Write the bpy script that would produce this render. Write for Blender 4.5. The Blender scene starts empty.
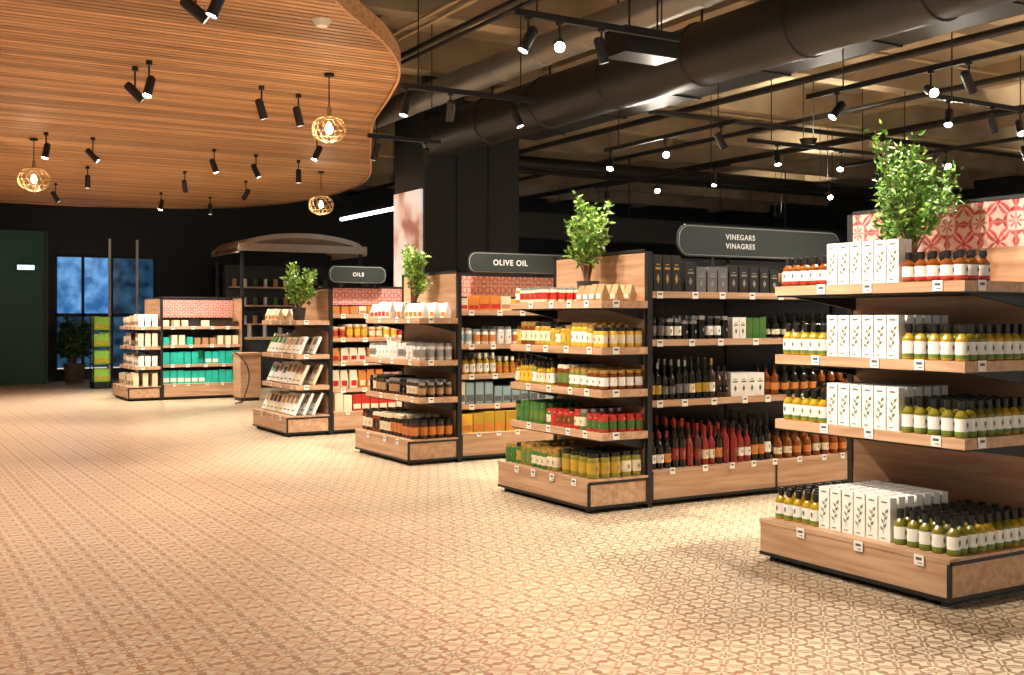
import bpy, math, random
from mathutils import Vector, Matrix
random.seed(11)
sc = bpy.context.scene
COL = sc.collection
CAMH = 1.45

# ------------------------------------------------------------------ materials
MATS = {}
def mat(name, col, rough=0.5, metal=0.0, emit=None, es=0.0, var=0.08, scale=12.0, alpha=None):
    if name in MATS: return MATS[name]
    m = bpy.data.materials.new(name); m.use_nodes = True
    nt = m.node_tree; b = nt.nodes['Principled BSDF']
    b.inputs['Roughness'].default_value = rough
    b.inputs['Metallic'].default_value = metal
    if emit:
        b.inputs['Base Color'].default_value = (*col, 1)
        b.inputs['Emission Color'].default_value = (*emit, 1)
        b.inputs['Emission Strength'].default_value = es
    else:
        g = nt.nodes.new('ShaderNodeNewGeometry')
        n = nt.nodes.new('ShaderNodeTexNoise'); n.inputs['Scale'].default_value = scale
        nt.links.new(g.outputs['Position'], n.inputs['Vector'])
        r = nt.nodes.new('ShaderNodeMix'); r.data_type = 'RGBA'
        r.inputs[6].default_value = (*[max(0, c*(1-var*2)) for c in col], 1)
        r.inputs[7].default_value = (*[min(1, c*(1+var*2)) for c in col], 1)
        nt.links.new(n.outputs['Fac'], r.inputs[0])
        nt.links.new(r.outputs[2], b.inputs['Base Color'])
    MATS[name] = m
    return m

def wood(name, c1, c2, axis, rough=0.45, fine=1.0):
    if name in MATS: return MATS[name]
    m = bpy.data.materials.new(name); m.use_nodes = True
    nt = m.node_tree; b = nt.nodes['Principled BSDF']
    b.inputs['Roughness'].default_value = rough
    g = nt.nodes.new('ShaderNodeNewGeometry')
    mp = nt.nodes.new('ShaderNodeMapping')
    s = [14*fine]*3; s[axis] = 0.9*fine
    mp.inputs['Scale'].default_value = s
    nt.links.new(g.outputs['Position'], mp.inputs['Vector'])
    n = nt.nodes.new('ShaderNodeTexNoise'); n.inputs['Scale'].default_value = 1.6
    n.inputs['Detail'].default_value = 5; n.inputs['Distortion'].default_value = 0.6
    nt.links.new(mp.outputs[0], n.inputs['Vector'])
    r = nt.nodes.new('ShaderNodeValToRGB')
    r.color_ramp.elements[0].position = 0.3; r.color_ramp.elements[0].color = (*c1, 1)
    r.color_ramp.elements[1].position = 0.7; r.color_ramp.elements[1].color = (*c2, 1)
    nt.links.new(n.outputs['Fac'], r.inputs[0])
    nt.links.new(r.outputs[0], b.inputs['Base Color'])
    MATS[name] = m
    return m

class NG:
    def __init__(s, nt): s.nt = nt
    def m(s, op, a, b=None, c=None, clamp=False):
        n = s.nt.nodes.new('ShaderNodeMath'); n.operation = op; n.use_clamp = clamp
        for i, v in enumerate((a, b, c)):
            if v is None: continue
            if isinstance(v, (int, float)): n.inputs[i].default_value = v
            else: s.nt.links.new(v, n.inputs[i])
        return n.outputs[0]
    def mix(s, f, a, b):
        n = s.nt.nodes.new('ShaderNodeMix'); n.data_type = 'RGBA'
        for i, v in ((0, f), (6, a), (7, b)):
            if isinstance(v, (int, float)): n.inputs[i].default_value = v
            elif isinstance(v, tuple): n.inputs[i].default_value = (*v, 1)
            else: s.nt.links.new(v, n.inputs[i])
        return n.outputs[2]
    def step(s, d, thr, soft=0.02):   # 1 where d<thr
        return s.m('MULTIPLY_ADD', s.m('SUBTRACT', d, thr), -1.0/soft, 0.5, clamp=True)

def tile_mat(name, au, av, size, base, ringc, petalc, starc, grout, rough=0.3, floor=False):
    m = bpy.data.materials.new(name); m.use_nodes = True
    nt = m.node_tree; b = nt.nodes['Principled BSDF']; G = NG(nt)
    geo = nt.nodes.new('ShaderNodeNewGeometry')
    sp = nt.nodes.new('ShaderNodeSeparateXYZ'); nt.links.new(geo.outputs['Position'], sp.inputs[0])
    U = G.m('DIVIDE', sp.outputs[au], size); V = G.m('DIVIDE', sp.outputs[av], size)
    u = G.m('SUBTRACT', G.m('FRACT', U), 0.5); v = G.m('SUBTRACT', G.m('FRACT', V), 0.5)
    au_ = G.m('ABSOLUTE', u); av_ = G.m('ABSOLUTE', v)
    r = G.m('SQRT', G.m('ADD', G.m('MULTIPLY', u, u), G.m('MULTIPLY', v, v)))
    cu = G.m('SUBTRACT', 0.5, au_); cv = G.m('SUBTRACT', 0.5, av_)
    dc = G.m('SQRT', G.m('ADD', G.m('MULTIPLY', cu, cu), G.m('MULTIPLY', cv, cv)))
    th = G.m('ARCTAN2', v, u)
    pet = G.m('SUBTRACT', r, G.m('MULTIPLY', G.m('ABSOLUTE', G.m('SINE', G.m('MULTIPLY', th, 2.0))), 0.42))
    f_pet = G.step(pet, 0.0, 0.05)
    vein = G.step(G.m('ABSOLUTE', G.m('SUBTRACT', au_, av_)), 0.03, 0.02)
    ring = G.m('ABSOLUTE', G.m('SUBTRACT', dc, 0.30))
    thc = G.m('ARCTAN2', cv, cu)
    brk = G.m('MULTIPLY', G.m('ABSOLUTE', G.m('COSINE', G.m('MULTIPLY', thc, 2.0))), 0.06)
    f_ring = G.step(ring, brk, 0.02)
    star = G.m('SUBTRACT', dc, G.m('ADD', 0.13, G.m('MULTIPLY', G.m('COSINE', G.m('MULTIPLY', thc, 8.0)), 0.08)))
    f_star = G.step(star, 0.0, 0.03)
    e1 = G.m('ADD', au_, G.m('MULTIPLY', cv, 2.0))
    e2 = G.m('ADD', av_, G.m('MULTIPLY', cu, 2.0))
    f_edge = G.step(G.m('MINIMUM', e1, e2), 0.22, 0.03)
    f_dot = G.step(r, 0.07, 0.02)
    f_cen = G.step(dc, 0.05, 0.02)
    cb = nt.nodes.new('ShaderNodeCombineXYZ')
    nt.links.new(G.m('FLOOR', U), cb.inputs[0]); nt.links.new(G.m('FLOOR', V), cb.inputs[1])
    wn = nt.nodes.new('ShaderNodeTexWhiteNoise'); nt.links.new(cb.outputs[0], wn.inputs[0])
    ns = nt.nodes.new('ShaderNodeTexNoise'); ns.inputs['Scale'].default_value = 30; ns.inputs['Detail'].default_value = 4
    nt.links.new(geo.outputs['Position'], ns.inputs['Vector'])
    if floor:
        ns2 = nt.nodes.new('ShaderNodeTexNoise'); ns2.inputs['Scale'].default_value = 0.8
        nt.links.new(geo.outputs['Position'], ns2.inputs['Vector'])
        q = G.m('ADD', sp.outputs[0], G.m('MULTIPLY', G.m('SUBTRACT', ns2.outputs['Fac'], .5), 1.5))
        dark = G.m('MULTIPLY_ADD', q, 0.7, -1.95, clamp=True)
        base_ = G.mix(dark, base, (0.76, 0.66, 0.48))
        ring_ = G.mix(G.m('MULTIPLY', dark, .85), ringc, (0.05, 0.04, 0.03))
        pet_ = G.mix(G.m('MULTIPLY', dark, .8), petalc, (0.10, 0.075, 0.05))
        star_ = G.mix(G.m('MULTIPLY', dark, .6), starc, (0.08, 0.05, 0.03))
        # worn / cloudy zones where the pigment is paler
        ns3 = nt.nodes.new('ShaderNodeTexNoise'); ns3.inputs['Scale'].default_value = 3.5; ns3.inputs['Detail'].default_value = 3
        nt.links.new(geo.outputs['Position'], ns3.inputs['Vector'])
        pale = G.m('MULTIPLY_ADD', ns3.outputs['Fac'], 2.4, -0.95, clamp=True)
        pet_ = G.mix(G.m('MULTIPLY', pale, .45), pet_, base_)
    else:
        base_, ring_, pet_, star_ = base, ringc, petalc, starc
    c = G.mix(f_edge, base_, star_)
    c = G.mix(f_pet, c, pet_)
    c = G.mix(G.m('MULTIPLY', vein, f_pet), c, base_)
    c = G.mix(f_dot, c, star_)
    c = G.mix(f_ring, c, ring_)
    c = G.mix(f_star, c, star_)
    c = G.mix(f_cen, c, base_)
    wear = G.m('MULTIPLY_ADD', ns.outputs['Fac'], 2.2, -0.8, clamp=True)
    c = G.mix(G.m('MULTIPLY', wear, 0.5), c, base_)
    c = G.mix(G.m('MULTIPLY', wn.outputs[0], 0.2), c, pet_)
    gr = G.step(G.m('MINIMUM', cu, cv), 0.012, 0.006)
    c = G.mix(gr, c, grout)
    nt.links.new(c, b.inputs['Base Color'])
    nt.links.new(G.m('MULTIPLY_ADD', ns.outputs['Fac'], 0.25, rough-0.1), b.inputs['Roughness'])
    return m

BLK = mat('black_powdercoat', (0.012, 0.012, 0.013), 0.45)
BLK2 = mat('black_satin', (0.02, 0.021, 0.023), 0.3)
W_Y = wood('oak_laminate_y', (0.43, 0.24, 0.135), (0.64, 0.42, 0.27), 1)
W_X = wood('oak_laminate_x', (0.43, 0.24, 0.135), (0.64, 0.42, 0.27), 0)
W_D = wood('oak_panel', (0.36, 0.20, 0.11), (0.54, 0.33, 0.205), 1)
WHITE = mat('white_card', (0.87, 0.86, 0.82), 0.5, var=0.02)
INK = mat('ink_olive', (0.13, 0.15, 0.07), 0.6)
INKG = mat('ink_grey', (0.25, 0.23, 0.2), 0.6)
TXT = mat('sign_white', (0.9, 0.9, 0.88), 0.5, var=0.01)
CAPB = mat('cap_black', (0.012, 0.011, 0.010), 0.35)

# ------------------------------------------------------------------ mesh builder
class MB:
    def __init__(s): s.v=[]; s.f=[]; s.mi=[]; s.sm=[]; s.mats=[]
    def midx(s, m):
        if m not in s.mats: s.mats.append(m)
        return s.mats.index(m)
    def add(s, vs, fs, m, smooth=False, M=None):
        o = len(s.v); i = s.midx(m)
        if M is not None: vs = [tuple(M @ Vector(v)) for v in vs]
        s.v.extend(vs)
        for f in fs:
            s.f.append(tuple(k+o for k in f)); s.mi.append(i); s.sm.append(smooth)
    def box(s, x0, x1, y0, y1, z0, z1, m, M=None):
        vs = [(x0,y0,z0),(x1,y0,z0),(x1,y1,z0),(x0,y1,z0),(x0,y0,z1),(x1,y0,z1),(x1,y1,z1),(x0,y1,z1)]
        fs = [(0,3,2,1),(4,5,6,7),(0,1,5,4),(1,2,6,5),(2,3,7,6),(3,0,4,7)]
        s.add(vs, fs, m, False, M)
    def lathe(s, prof, c, seg=12, smooth=True, rot=0.0, sx=1, sy=1, M=None):
        cx, cy, cz = c
        for k in range(len(prof)-1):
            r0,z0,m = prof[k]; r1,z1,_ = prof[k+1]
            if m is None: continue
            vs=[]
            for (r,z) in ((r0,z0),(r1,z1)):
                for i in range(seg):
                    a = rot+2*math.pi*i/seg
                    vs.append((cx+r*math.cos(a)*sx, cy+r*math.sin(a)*sy, cz+z))
            fs=[(i,(i+1)%seg,seg+(i+1)%seg,seg+i) for i in range(seg)]
            s.add(vs, fs, m, smooth, M)
    def tube(s, p0, p1, r, m, seg=8, r1=None, caps=True, smooth=True):
        p0=Vector(p0); p1=Vector(p1); d=(p1-p0)
        if d.length<1e-6: return
        q = d.to_track_quat('Z','Y').to_matrix()
        r1 = r if r1 is None else r1
        vs=[]
        for (p,rr) in ((p0,r),(p1,r1)):
            for i in range(seg):
                a=2*math.pi*i/seg
                vs.append(tuple(p+q@Vector((rr*math.cos(a),rr*math.sin(a),0))))
        fs=[(i,(i+1)%seg,seg+(i+1)%seg,seg+i) for i in range(seg)]
        s.add(vs,fs,m,smooth)
        if caps: s.add(vs,[tuple(range(seg))[::-1],tuple(range(seg,2*seg))],m)
    def prism(s, pts, axis, a0, a1, m, smooth=False):
        n=len(pts)
        def mk(p,a):
            if axis==0: return (a,p[0],p[1])
            if axis==1: return (p[0],a,p[1])
            return (p[0],p[1],a)
        vs=[mk(p,a0) for p in pts]+[mk(p,a1) for p in pts]
        fs=[(i,(i+1)%n,n+(i+1)%n,n+i) for i in range(n)]
        s.add(vs,fs,m,smooth)
        s.add(vs,[tuple(range(n))[::-1],tuple(range(n,2*n))],m)
    def obj(s, name, parent=None, origin=None):
        if origin is None:
            origin = parent.location.copy() if parent else None
        if origin is None:
            xs=[v[0] for v in s.v]; ys=[v[1] for v in s.v]; zs=[v[2] for v in s.v]
            origin=Vector(((min(xs)+max(xs))/2,(min(ys)+max(ys))/2,min(zs)))
        me=bpy.data.meshes.new(name)
        ox,oy,oz=origin
        me.from_pydata([(a-ox,b-oy,c-oz) for a,b,c in s.v],[],s.f)
        for m in s.mats: me.materials.append(m)
        me.polygons.foreach_set('material_index', s.mi)
        me.polygons.foreach_set('use_smooth', s.sm)
        me.update()
        o=bpy.data.objects.new(name,me); COL.objects.link(o)
        if parent: o.parent=parent
        else: o.location=origin
        return o
def empty(name, loc):
    e=bpy.data.objects.new(name,None); e.location=loc; e.empty_display_size=0.2
    COL.objects.link(e); return e
def rrect(w,h,r,n=6,cx=0,cz=0):
    pts=[]
    for (sx,sz,a0) in ((1,1,0),(-1,1,90),(-1,-1,180),(1,-1,270)):
        for i in range(n+1):
            a=math.radians(a0+90*i/n)
            pts.append((cx+sx*(w/2-r)+r*math.cos(a), cz+sz*(h/2-r)+r*math.sin(a)))
    return pts

# ------------------------------------------------------------------ room shell
RX0,RX1,RY0,RY1,RH=-8.0,24.0,-4.0,27.5,5.2
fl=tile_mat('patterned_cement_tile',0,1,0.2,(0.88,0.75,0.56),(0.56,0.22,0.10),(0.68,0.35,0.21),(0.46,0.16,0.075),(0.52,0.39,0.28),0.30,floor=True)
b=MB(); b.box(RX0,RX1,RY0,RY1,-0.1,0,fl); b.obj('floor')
NAVY=mat('dark_navy_wall',(0.024,0.029,0.036),0.55)
SLAB=mat('raw_slab_paint',(0.40,0.33,0.235),0.8,scale=1.5,var=0.25)
b=MB(); b.box(RX0,RX1,RY0,RY1,RH,RH+0.1,SLAB)
y=1.0
while y<27:
    b.box(RX0,RX1,y,y+0.28,RH-0.5,RH,SLAB); y+=2.4
x=2.0
while x<24:
    b.box(x,x+0.22,RY0,RY1,RH-0.32,RH,SLAB); x+=3.1
b.obj('ceiling')
b=MB(); b.box(RX0,3.9,RY1,RY1+0.15,0,RH,NAVY); b.box(6.2,RX1,RY1,RY1+0.15,0,RH,NAVY)
b.box(3.9,6.2,RY1,RY1+0.15,0,0.25,NAVY); b.box(3.9,6.2,RY1,RY1+0.15,2.95,RH,NAVY); b.obj('wall_back')
b=MB(); b.box(RX1,RX1+0.15,RY0,RY1,0,RH,NAVY); b.obj('wall_right')
WL=mat('warm_plaster',(0.45,0.36,0.27),0.8)
b=MB(); b.box(RX0-0.15,RX0,RY0,RY1,0,RH,WL); b.obj('wall_left')
def glow_glass(name,c0,c1,s):
    m=bpy.data.materials.new(name); m.use_nodes=True; nt=m.node_tree; bs=nt.nodes['Principled BSDF']
    g=nt.nodes.new('ShaderNodeNewGeometry'); n=nt.nodes.new('ShaderNodeTexNoise'); n.inputs['Scale'].default_value=3.2; n.inputs['Detail'].default_value=4
    nt.links.new(g.outputs['Position'],n.inputs['Vector']); r=nt.nodes.new('ShaderNodeValToRGB')
    r.color_ramp.elements[0].position=.38; r.color_ramp.elements[0].color=(*c0,1); r.color_ramp.elements[1].position=.70; r.color_ramp.elements[1].color=(*c1,1)
    nt.links.new(n.outputs['Fac'],r.inputs[0]); nt.links.new(r.outputs[0],bs.inputs['Emission Color']); bs.inputs['Emission Strength'].default_value=s
    bs.inputs['Base Color'].default_value=(.02,.05,.1,1); bs.inputs['Roughness'].default_value=.15; return m
BLUE=glow_glass('blue_glass',(0.02,0.12,0.34),(0.16,0.42,0.80),0.8)
BLUE2=glow_glass('blue_glass_dim',(0.004,0.02,0.05),(0.05,0.17,0.32),0.45)
b=MB()
for i,(a,c) in enumerate(((3.95,4.5),(4.56,5.15),(5.2,6.15))):
    b.box(a,c,RY1+0.05,RY1+0.07,1.55,2.9,BLUE if i!=2 else BLUE2)
    b.box(a,c,RY1+0.05,RY1+0.07,0.28,1.5,BLUE2)
for xx in (3.9,4.5,5.15,6.15): b.box(xx,xx+0.06,RY1-0.02,RY1+0.1,0.25,2.95,BLK)
b.box(3.9,6.2,RY1-0.02,RY1+0.1,1.48,1.56,BLK); b.box(3.9,6.2,RY1-0.02,RY1+0.1,2.88,2.95,BLK)
b.obj('window_1')
GRN=mat('dark_green_panel',(0.007,0.095,0.09),0.5)
b=MB(); b.box(0.2,3.55,26.0,26.25,0,3.35,GRN)
for xx in (1.3,2.4,3.48): b.box(xx,xx+0.03,25.985,26.0,0,3.35,BLK)
b.obj('wall_partition_green')
LBL=mat('lit_label',(0.5,0.6,0.6),0.4,emit=(0.55,0.9,1.0),es=1.6)
b=MB(); b.box(2.93,3.27,25.93,25.985,2.50,2.60,LBL); b.box(2.91,3.29,25.95,25.99,2.47,2.63,BLK); b.obj('wall_sign_lit')

# ------------------------------------------------------------------ wood slat ceiling (curved edge)
EDGE=[(-4,-3.2),(0,-1.0),(4,0.8),(6,1.9),(7.8,3.1),(8.8,3.95),(9.7,4.5),(10.8,4.9),(12.4,5.4),(14.7,6.35),(17.2,7.4),(19,7.8),(21,7.8),(23,7.3),(24.2,6.2),(24.9,4.2)]
def edge_x(y):
    n=len(EDGE)
    for i in range(n-1):
        if EDGE[i][0]<=y<=EDGE[i+1][0]:
            p0=EDGE[max(0,i-1)];p1=EDGE[i];p2=EDGE[i+1];p3=EDGE[min(n-1,i+2)]
            t=(y-p1[0])/(p2[0]-p1[0])
            m1=(p2[1]-p0[1])/(p2[0]-p0[0])*(p2[0]-p1[0]); m2=(p3[1]-p1[1])/(p3[0]-p1[0])*(p2[0]-p1[0])
            return (2*t**3-3*t*t+1)*p1[1]+(t**3-2*t*t+t)*m1+(-2*t**3+3*t*t)*p2[1]+(t**3-t*t)*m2
    return EDGE[-1][1]
CZ=3.85
slm=[wood('ceiling_oak_slat_%d'%i,tuple(c*k for c in (0.44,0.22,0.095)),tuple(c*k for c in (0.76,0.45,0.215)),0,0.6) for i,k in enumerate((0.66,0.97,1.12,0.86))]
e=empty('slatted_wood_ceiling',(0,10,CZ))
b=MB(); y=-4.0
while y<24.85:
    b.box(RX0,edge_x(y+0.04)-0.03,y,y+0.074,CZ,CZ+0.05,random.choice(slm)); y+=0.1
b.obj('slats',e)
b=MB(); N=160; ptsE=[(edge_x(-4+28.9*i/N),-4+28.9*i/N) for i in range(N+1)]
DB=mat('ceiling_backing',(0.03,0.017,0.01),0.8)
for i in range(N):
    (xa,ya),(xb,yb)=ptsE[i],ptsE[i+1]
    b.add([(RX0,ya,CZ+0.06),(xa,ya,CZ+0.06),(xb,yb,CZ+0.06),(RX0,yb,CZ+0.06)],[(0,1,2,3)],DB)
    b.add([(xa,ya,CZ-0.02),(xb,yb,CZ-0.02),(xb,yb,CZ+0.14),(xa,ya,CZ+0.14)],[(0,1,2,3)],slm[1],True)
    b.add([(xa-.03,ya,CZ-0.02),(xb-.03,yb,CZ-0.02),(xb,yb,CZ-0.02),(xa,ya,CZ-0.02)],[(0,1,2,3)],slm[1])
b.box(RX0,edge_x(24.9),24.88,24.92,CZ-0.02,CZ+0.14,slm[1])
b.obj('fascia',e)

# ------------------------------------------------------------------ ducts, pipes, column
DUCT=mat('duct_black',(0.014,0.015,0.016),0.45,0.0)
GALV=mat('galvanised_duct',(0.26,0.26,0.255),0.42,0.6)
b=MB(); b.tube((7.7,-2,4.25),(7.7,15.2,4.25),0.33,DUCT,24)
yy=-1.5
while yy<15:
    b.lathe([(0.33,0,DUCT),(0.348,0.01,DUCT),(0.348,0.04,DUCT),(0.33,0.05,DUCT)],(0,0,0),24,M=Matrix.Translation((7.7,yy,4.25))@Matrix.Rotation(-math.pi/2,4,'X'))
    b.box(7.69,7.71,yy+.02,yy+.04,4.57,RH,BLK); yy+=1.5
b.obj('air_duct')
b=MB(); b.tube((6.6,2,4.45),(6.6,20,4.45),0.17,GALV,20)
yy=2.3
while yy<20:
    b.lathe([(0.17,0,GALV),(0.178,0.01,GALV),(0.178,0.03,GALV),(0.17,0.04,GALV)],(0,0,0),20,M=Matrix.Translation((6.6,yy,4.45))@Matrix.Rotation(-math.pi/2,4,'X')); yy+=0.9
b.obj('spiral_duct')
b=MB(); b.box(8.75,9.35,2,15.0,4.3,4.65,DUCT)
yy=3
while yy<15: b.box(8.73,9.37,yy,yy+.04,4.28,4.67,DUCT); yy+=1.6
b.obj('rectangular_duct')
b=MB()
for (xx,zz,r) in ((5.6,4.6,0.035),(5.75,4.6,0.025),(10.6,4.55,0.05),(12.5,4.5,0.04),(14.8,4.55,0.06)):
    b.tube((xx,0,zz),(xx,26,zz),r,BLK,8)
for (yy,zz,r) in ((12.5,4.4,0.04),(17.5,4.35,0.12),(18.2,4.3,0.05)):
    b.tube((9.7,yy,zz),(23.5,yy,zz),r,BLK,10)
b.obj('ceiling_pipes')
PIPE=mat('cream_conduit',(0.5,0.4,0.26),0.5)
b=MB()
for yy in (5.2,9.2,13.2): b.tube((9.6,yy,4.66),(23,yy,4.66),0.02,PIPE,6)
for xx in (5.15,5.3): b.tube((xx,1,4.64),(xx,26,4.64),0.022,PIPE,8)
b.obj('electrical_conduit')
b=MB(); b.box(7.5,9.2,15.3,16.4,0,RH,NAVY)
for xx in (8.05,8.62): b.box(xx,xx+.02,15.285,15.3,0,RH-.5,BLK)
b.obj('column')
def poster_mat():
    m=bpy.data.materials.new('poster_print_glow'); m.use_nodes=True; nt=m.node_tree; bs=nt.nodes['Principled BSDF']
    g=nt.nodes.new('ShaderNodeNewGeometry'); n=nt.nodes.new('ShaderNodeTexNoise'); n.inputs['Scale'].default_value=1.6
    nt.links.new(g.outputs['Position'],n.inputs['Vector']); r=nt.nodes.new('ShaderNodeValToRGB'); cr=r.color_ramp
    cr.elements[0].position=0.34; cr.elements[0].color=(0.35,0.13,0.09,1); cr.elements[1].position=0.55; cr.elements[1].color=(0.80,0.72,0.64,1)
    el=cr.elements.new(0.43); el.color=(0.66,0.45,0.37,1)
    nt.links.new(n.outputs['Fac'],r.inputs[0]); nt.links.new(r.outputs[0],bs.inputs['Base Color'])
    nt.links.new(r.outputs[0],bs.inputs['Emission Color']); bs.inputs['Emission Strength'].default_value=.55; return m  # emission added to the print so the poster looks brighter
b=MB(); b.box(7.46,7.495,15.35,16.35,1.6,3.45,poster_mat()); b.obj('wall_poster')

# ------------------------------------------------------------------ lights
LC=(1.0,0.88,0.72)
LENS=mat('lamp_lens_glow',(1,1,1),0.3,emit=(1.0,0.9,0.72),es=60)
def spot_head(loc, aim, top_z, name='track_spotlight', parent=None, energy=260, L=0.19, r=0.042, cone=85, light=True):
    loc=Vector(loc); d=Vector(aim).normalized()
    b=MB(); a=loc-d*L*0.5; c=loc+d*L*0.5
    b.tube(a,c,r,BLK,14,caps=False); b.tube(a-d*0.02,a,r*0.7,BLK,14,r)
    q=d.to_track_quat('Z','Y').to_matrix()
    c2=c-d*0.012
    vs=[tuple(c2+q@Vector((r*.95*math.cos(2*math.pi*i/14),r*.95*math.sin(2*math.pi*i/14),0))) for i in range(14)]
    b.add(vs,[tuple(range(14))],LENS)
    b.tube(loc,(loc.x,loc.y,top_z-0.03),0.009,BLK,6)
    b.tube((loc.x,loc.y,top_z-0.04),(loc.x,loc.y,top_z),0.03,BLK,10)
    if parent is None:
        e=empty(name,loc); b.obj('lamp_head',e)
    else: e=parent; b.obj('lamp_head',e)
    if light:
        l=bpy.data.lights.new('spot_beam','SPOT'); l.energy=energy; l.spot_size=math.radians(cone); l.spot_blend=0.8
        l.color=LC; l.shadow_soft_size=0.06
        lo=bpy.data.objects.new('spot_beam',l); COL.objects.link(lo); lo.parent=e
        lo.location=(c+d*0.01)-e.location
        lo.rotation_mode='QUATERNION'; lo.rotation_quaternion=(-d).to_track_quat('Z','Y')
D=(0,0,-1)
wl=[(2.26,10.87,(.95,-.1,-.9),340),(2.32,10.55,(-.3,-.3,-1),140),(2.02,7.75,(1.1,-.25,-.9),350),(2.1,7.5,(-.4,.1,-1),90),
 (3.57,11.1,(.3,0,-1),220),(4.04,11.3,(.25,0,-1),180),(5.15,13.7,(-.5,-.1,-1),180),(2.07,15.3,(-.2,-.2,-1),300),(2.66,15.4,(.9,-.3,-1),420),
 (3.1,18.4,D,400),(4.57,18.2,(.35,.8,-1),420),(4.33,15.6,(.3,-.2,-1),260),(5.97,21.8,D,300),(5.0,15.8,(.4,-.2,-1),220),(5.74,16.05,D,240),(5.8,18.9,(-.5,.3,-1),320),(4.95,21.5,(-.2,-.2,-1),320),(3.0,21,(.6,-.1,-1),340),
 (-1.0,3.0,D,120),(-1.0,6.5,D,120),(-2.5,10.5,D,200),(0.2,8.6,(.3,.2,-1),120),(0,12.5,D,240),(-0.5,16.5,D,360),(-3.5,5,D,130),(0.3,20,D,360),(0.7,4.4,(1.3,-.1,-.9),340)]  # this row: unseen spots added outside the view to light the floor
for (x,y,a,en) in wl: spot_head((x,y,3.6),a,CZ,energy=en*.9,cone=110 if a is D else 85)
def track(name,p0,p1,z,heads,top=RH,energy=430,cone=85):
    e=empty(name,((p0[0]+p1[0])/2,(p0[1]+p1[1])/2,z)); b=MB()
    if abs(p0[1]-p1[1])<1e-6: b.box(p0[0],p1[0],p0[1]-.02,p0[1]+.02,z-.02,z+.03,BLK)
    else: b.box(p0[0]-.02,p0[0]+.02,p0[1],p1[1],z-.02,z+.03,BLK)
    for t in (0.12,0.88):
        x=p0[0]+(p1[0]-p0[0])*t; y=p0[1]+(p1[1]-p0[1])*t
        b.tube((x,y,z),(x,y,top),0.007,BLK,6)
    b.obj('track_rail',e)
    for h in heads:
        t,aim=h[0],h[1]; en=h[2] if len(h)>2 else energy
        x=p0[0]+(p1[0]-p0[0])*t; y=p0[1]+(p1[1]-p0[1])*t
        spot_head((x,y,z-0.2),aim,z,parent=e,energy=en,cone=cone)
cam_dir=(-.5,-.8,-.4)
track('added_track_light',(4.3,7.2),(5.9,7.2),3.78,[(.07,(-.5,.1,-1),150),(.25,cam_dir,60),(.5,(.3,0,-1))])
track('added_track_light',(8.4,4.2),(8.4,8.2),3.72,[(.3,(-.6,.3,-1)),(.52,(.5,0,-.7)),(.62,cam_dir,200),(.9,(-.7,.1,-.8))])
track('added_track_light',(9.9,10.7),(13.3,10.7),3.75,[(.15,(-.2,-.4,-1)),(.5,(-.8,-.5,-1)),(.8,(.3,-.3,-1))])
track('added_track_light',(4.55,9.8),(6.1,9.8),3.72,[(.03,(-.3,-.1,-1),170),(.35,(.2,.6,-1)),(.85,(.3,-.3,-1))])
track('added_track_light',(8.7,9.6),(8.7,12.2),3.72,[(.1,(.5,-.2,-1)),(.5,cam_dir,200),(.95,(-.5,-.5,-.8))])
track('added_track_light',(9.6,7.6),(12.0,7.6),3.75,[(.1,(-.5,-.3,-1)),(.4,(.4,0,-1)),(.6,(-.5,-.6,-1)),(.8,(-.3,0,-1))])
track('added_track_light',(11.2,12.5),(11.2,16),3.75,[(.1,(-.3,-.3,-1)),(.5,cam_dir),(.9,D)],energy=300)
track('added_track_light',(5.4,12.6),(6.4,12.6),3.7,[(.1,(-.2,.2,-1),130),(.8,(.1,.35,-1),200)])
track('added_track_light',(12.8,8.4),(12.8,11.8),3.75,[(.1,(-.3,-.6,-1)),(.45,cam_dir),(.8,(-.3,.2,-1))],energy=250)
track('added_track_light',(14.0,13.5),(17.5,13.5),3.75,[(.1,cam_dir),(.45,D),(.8,(-.3,-.2,-1))],energy=250)
track('added_track_light',(10.2,4.6),(13.2,4.6),3.6,[(.35,(-.3,.1,-1)),(.6,(-.5,-.2,-1)),(.85,(-.3,-.2,-1))],energy=250)
track('added_track_light',(5.2,4.2),(6.35,4.2),4.05,[(.1,(-.35,0,-1)),(.7,(-.3,0,-1))],energy=300)
track('added_track_light',(2.7,4.2),(2.7,6.8),4.4,[(.1,(1.0,-.1,-1)),(.5,(1.0,-.4,-1)),(.9,(1.0,.3,-1))],energy=420,cone=50)  # unseen track above the frame, added to light the product fronts
UPL=mat('added_fill_lens',(1,1,1),.3,emit=(1,.8,.5),es=3)
def added_uplight(x,y,z,en=110):  # made-up fixture, added to brighten the ceiling slab
    e=empty('added_ceiling_fill',(x,y,z)); b=MB()
    b.lathe([(.001,0,BLK),(.09,0,BLK),(.13,.09,BLK),(.12,.09,BLK),(.11,.05,UPL),(.001,.05,None)],(x,y,z),16)
    b.tube((x+.1,y,z+.05),(x+.1,y,RH),.007,BLK,6); b.tube((x-.1,y,z+.05),(x-.1,y,RH),.007,BLK,6); b.obj('bowl',e)
    l=bpy.data.lights.new('added_fill_beam','SPOT'); l.energy=en; l.color=(1,.83,.60); l.spot_size=math.radians(150); l.spot_blend=.6; l.shadow_soft_size=.1
    lo=bpy.data.objects.new('added_fill_beam',l); COL.objects.link(lo); lo.parent=e; lo.location=(0,0,.1); lo.rotation_euler=(math.pi,0,0)
for (x,y) in ((11.8,6.5),(11.8,11.5),(15.5,9.5),(15.8,15),(20,12.5),(19.5,20)): added_uplight(x,y,3.95)
BRASS=mat('brass_wire',(0.50,0.33,0.16),0.35,0.7)
BULB=mat('bulb_glow',(1,1,1),0.3,emit=(1.0,0.76,0.46),es=12)
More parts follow.
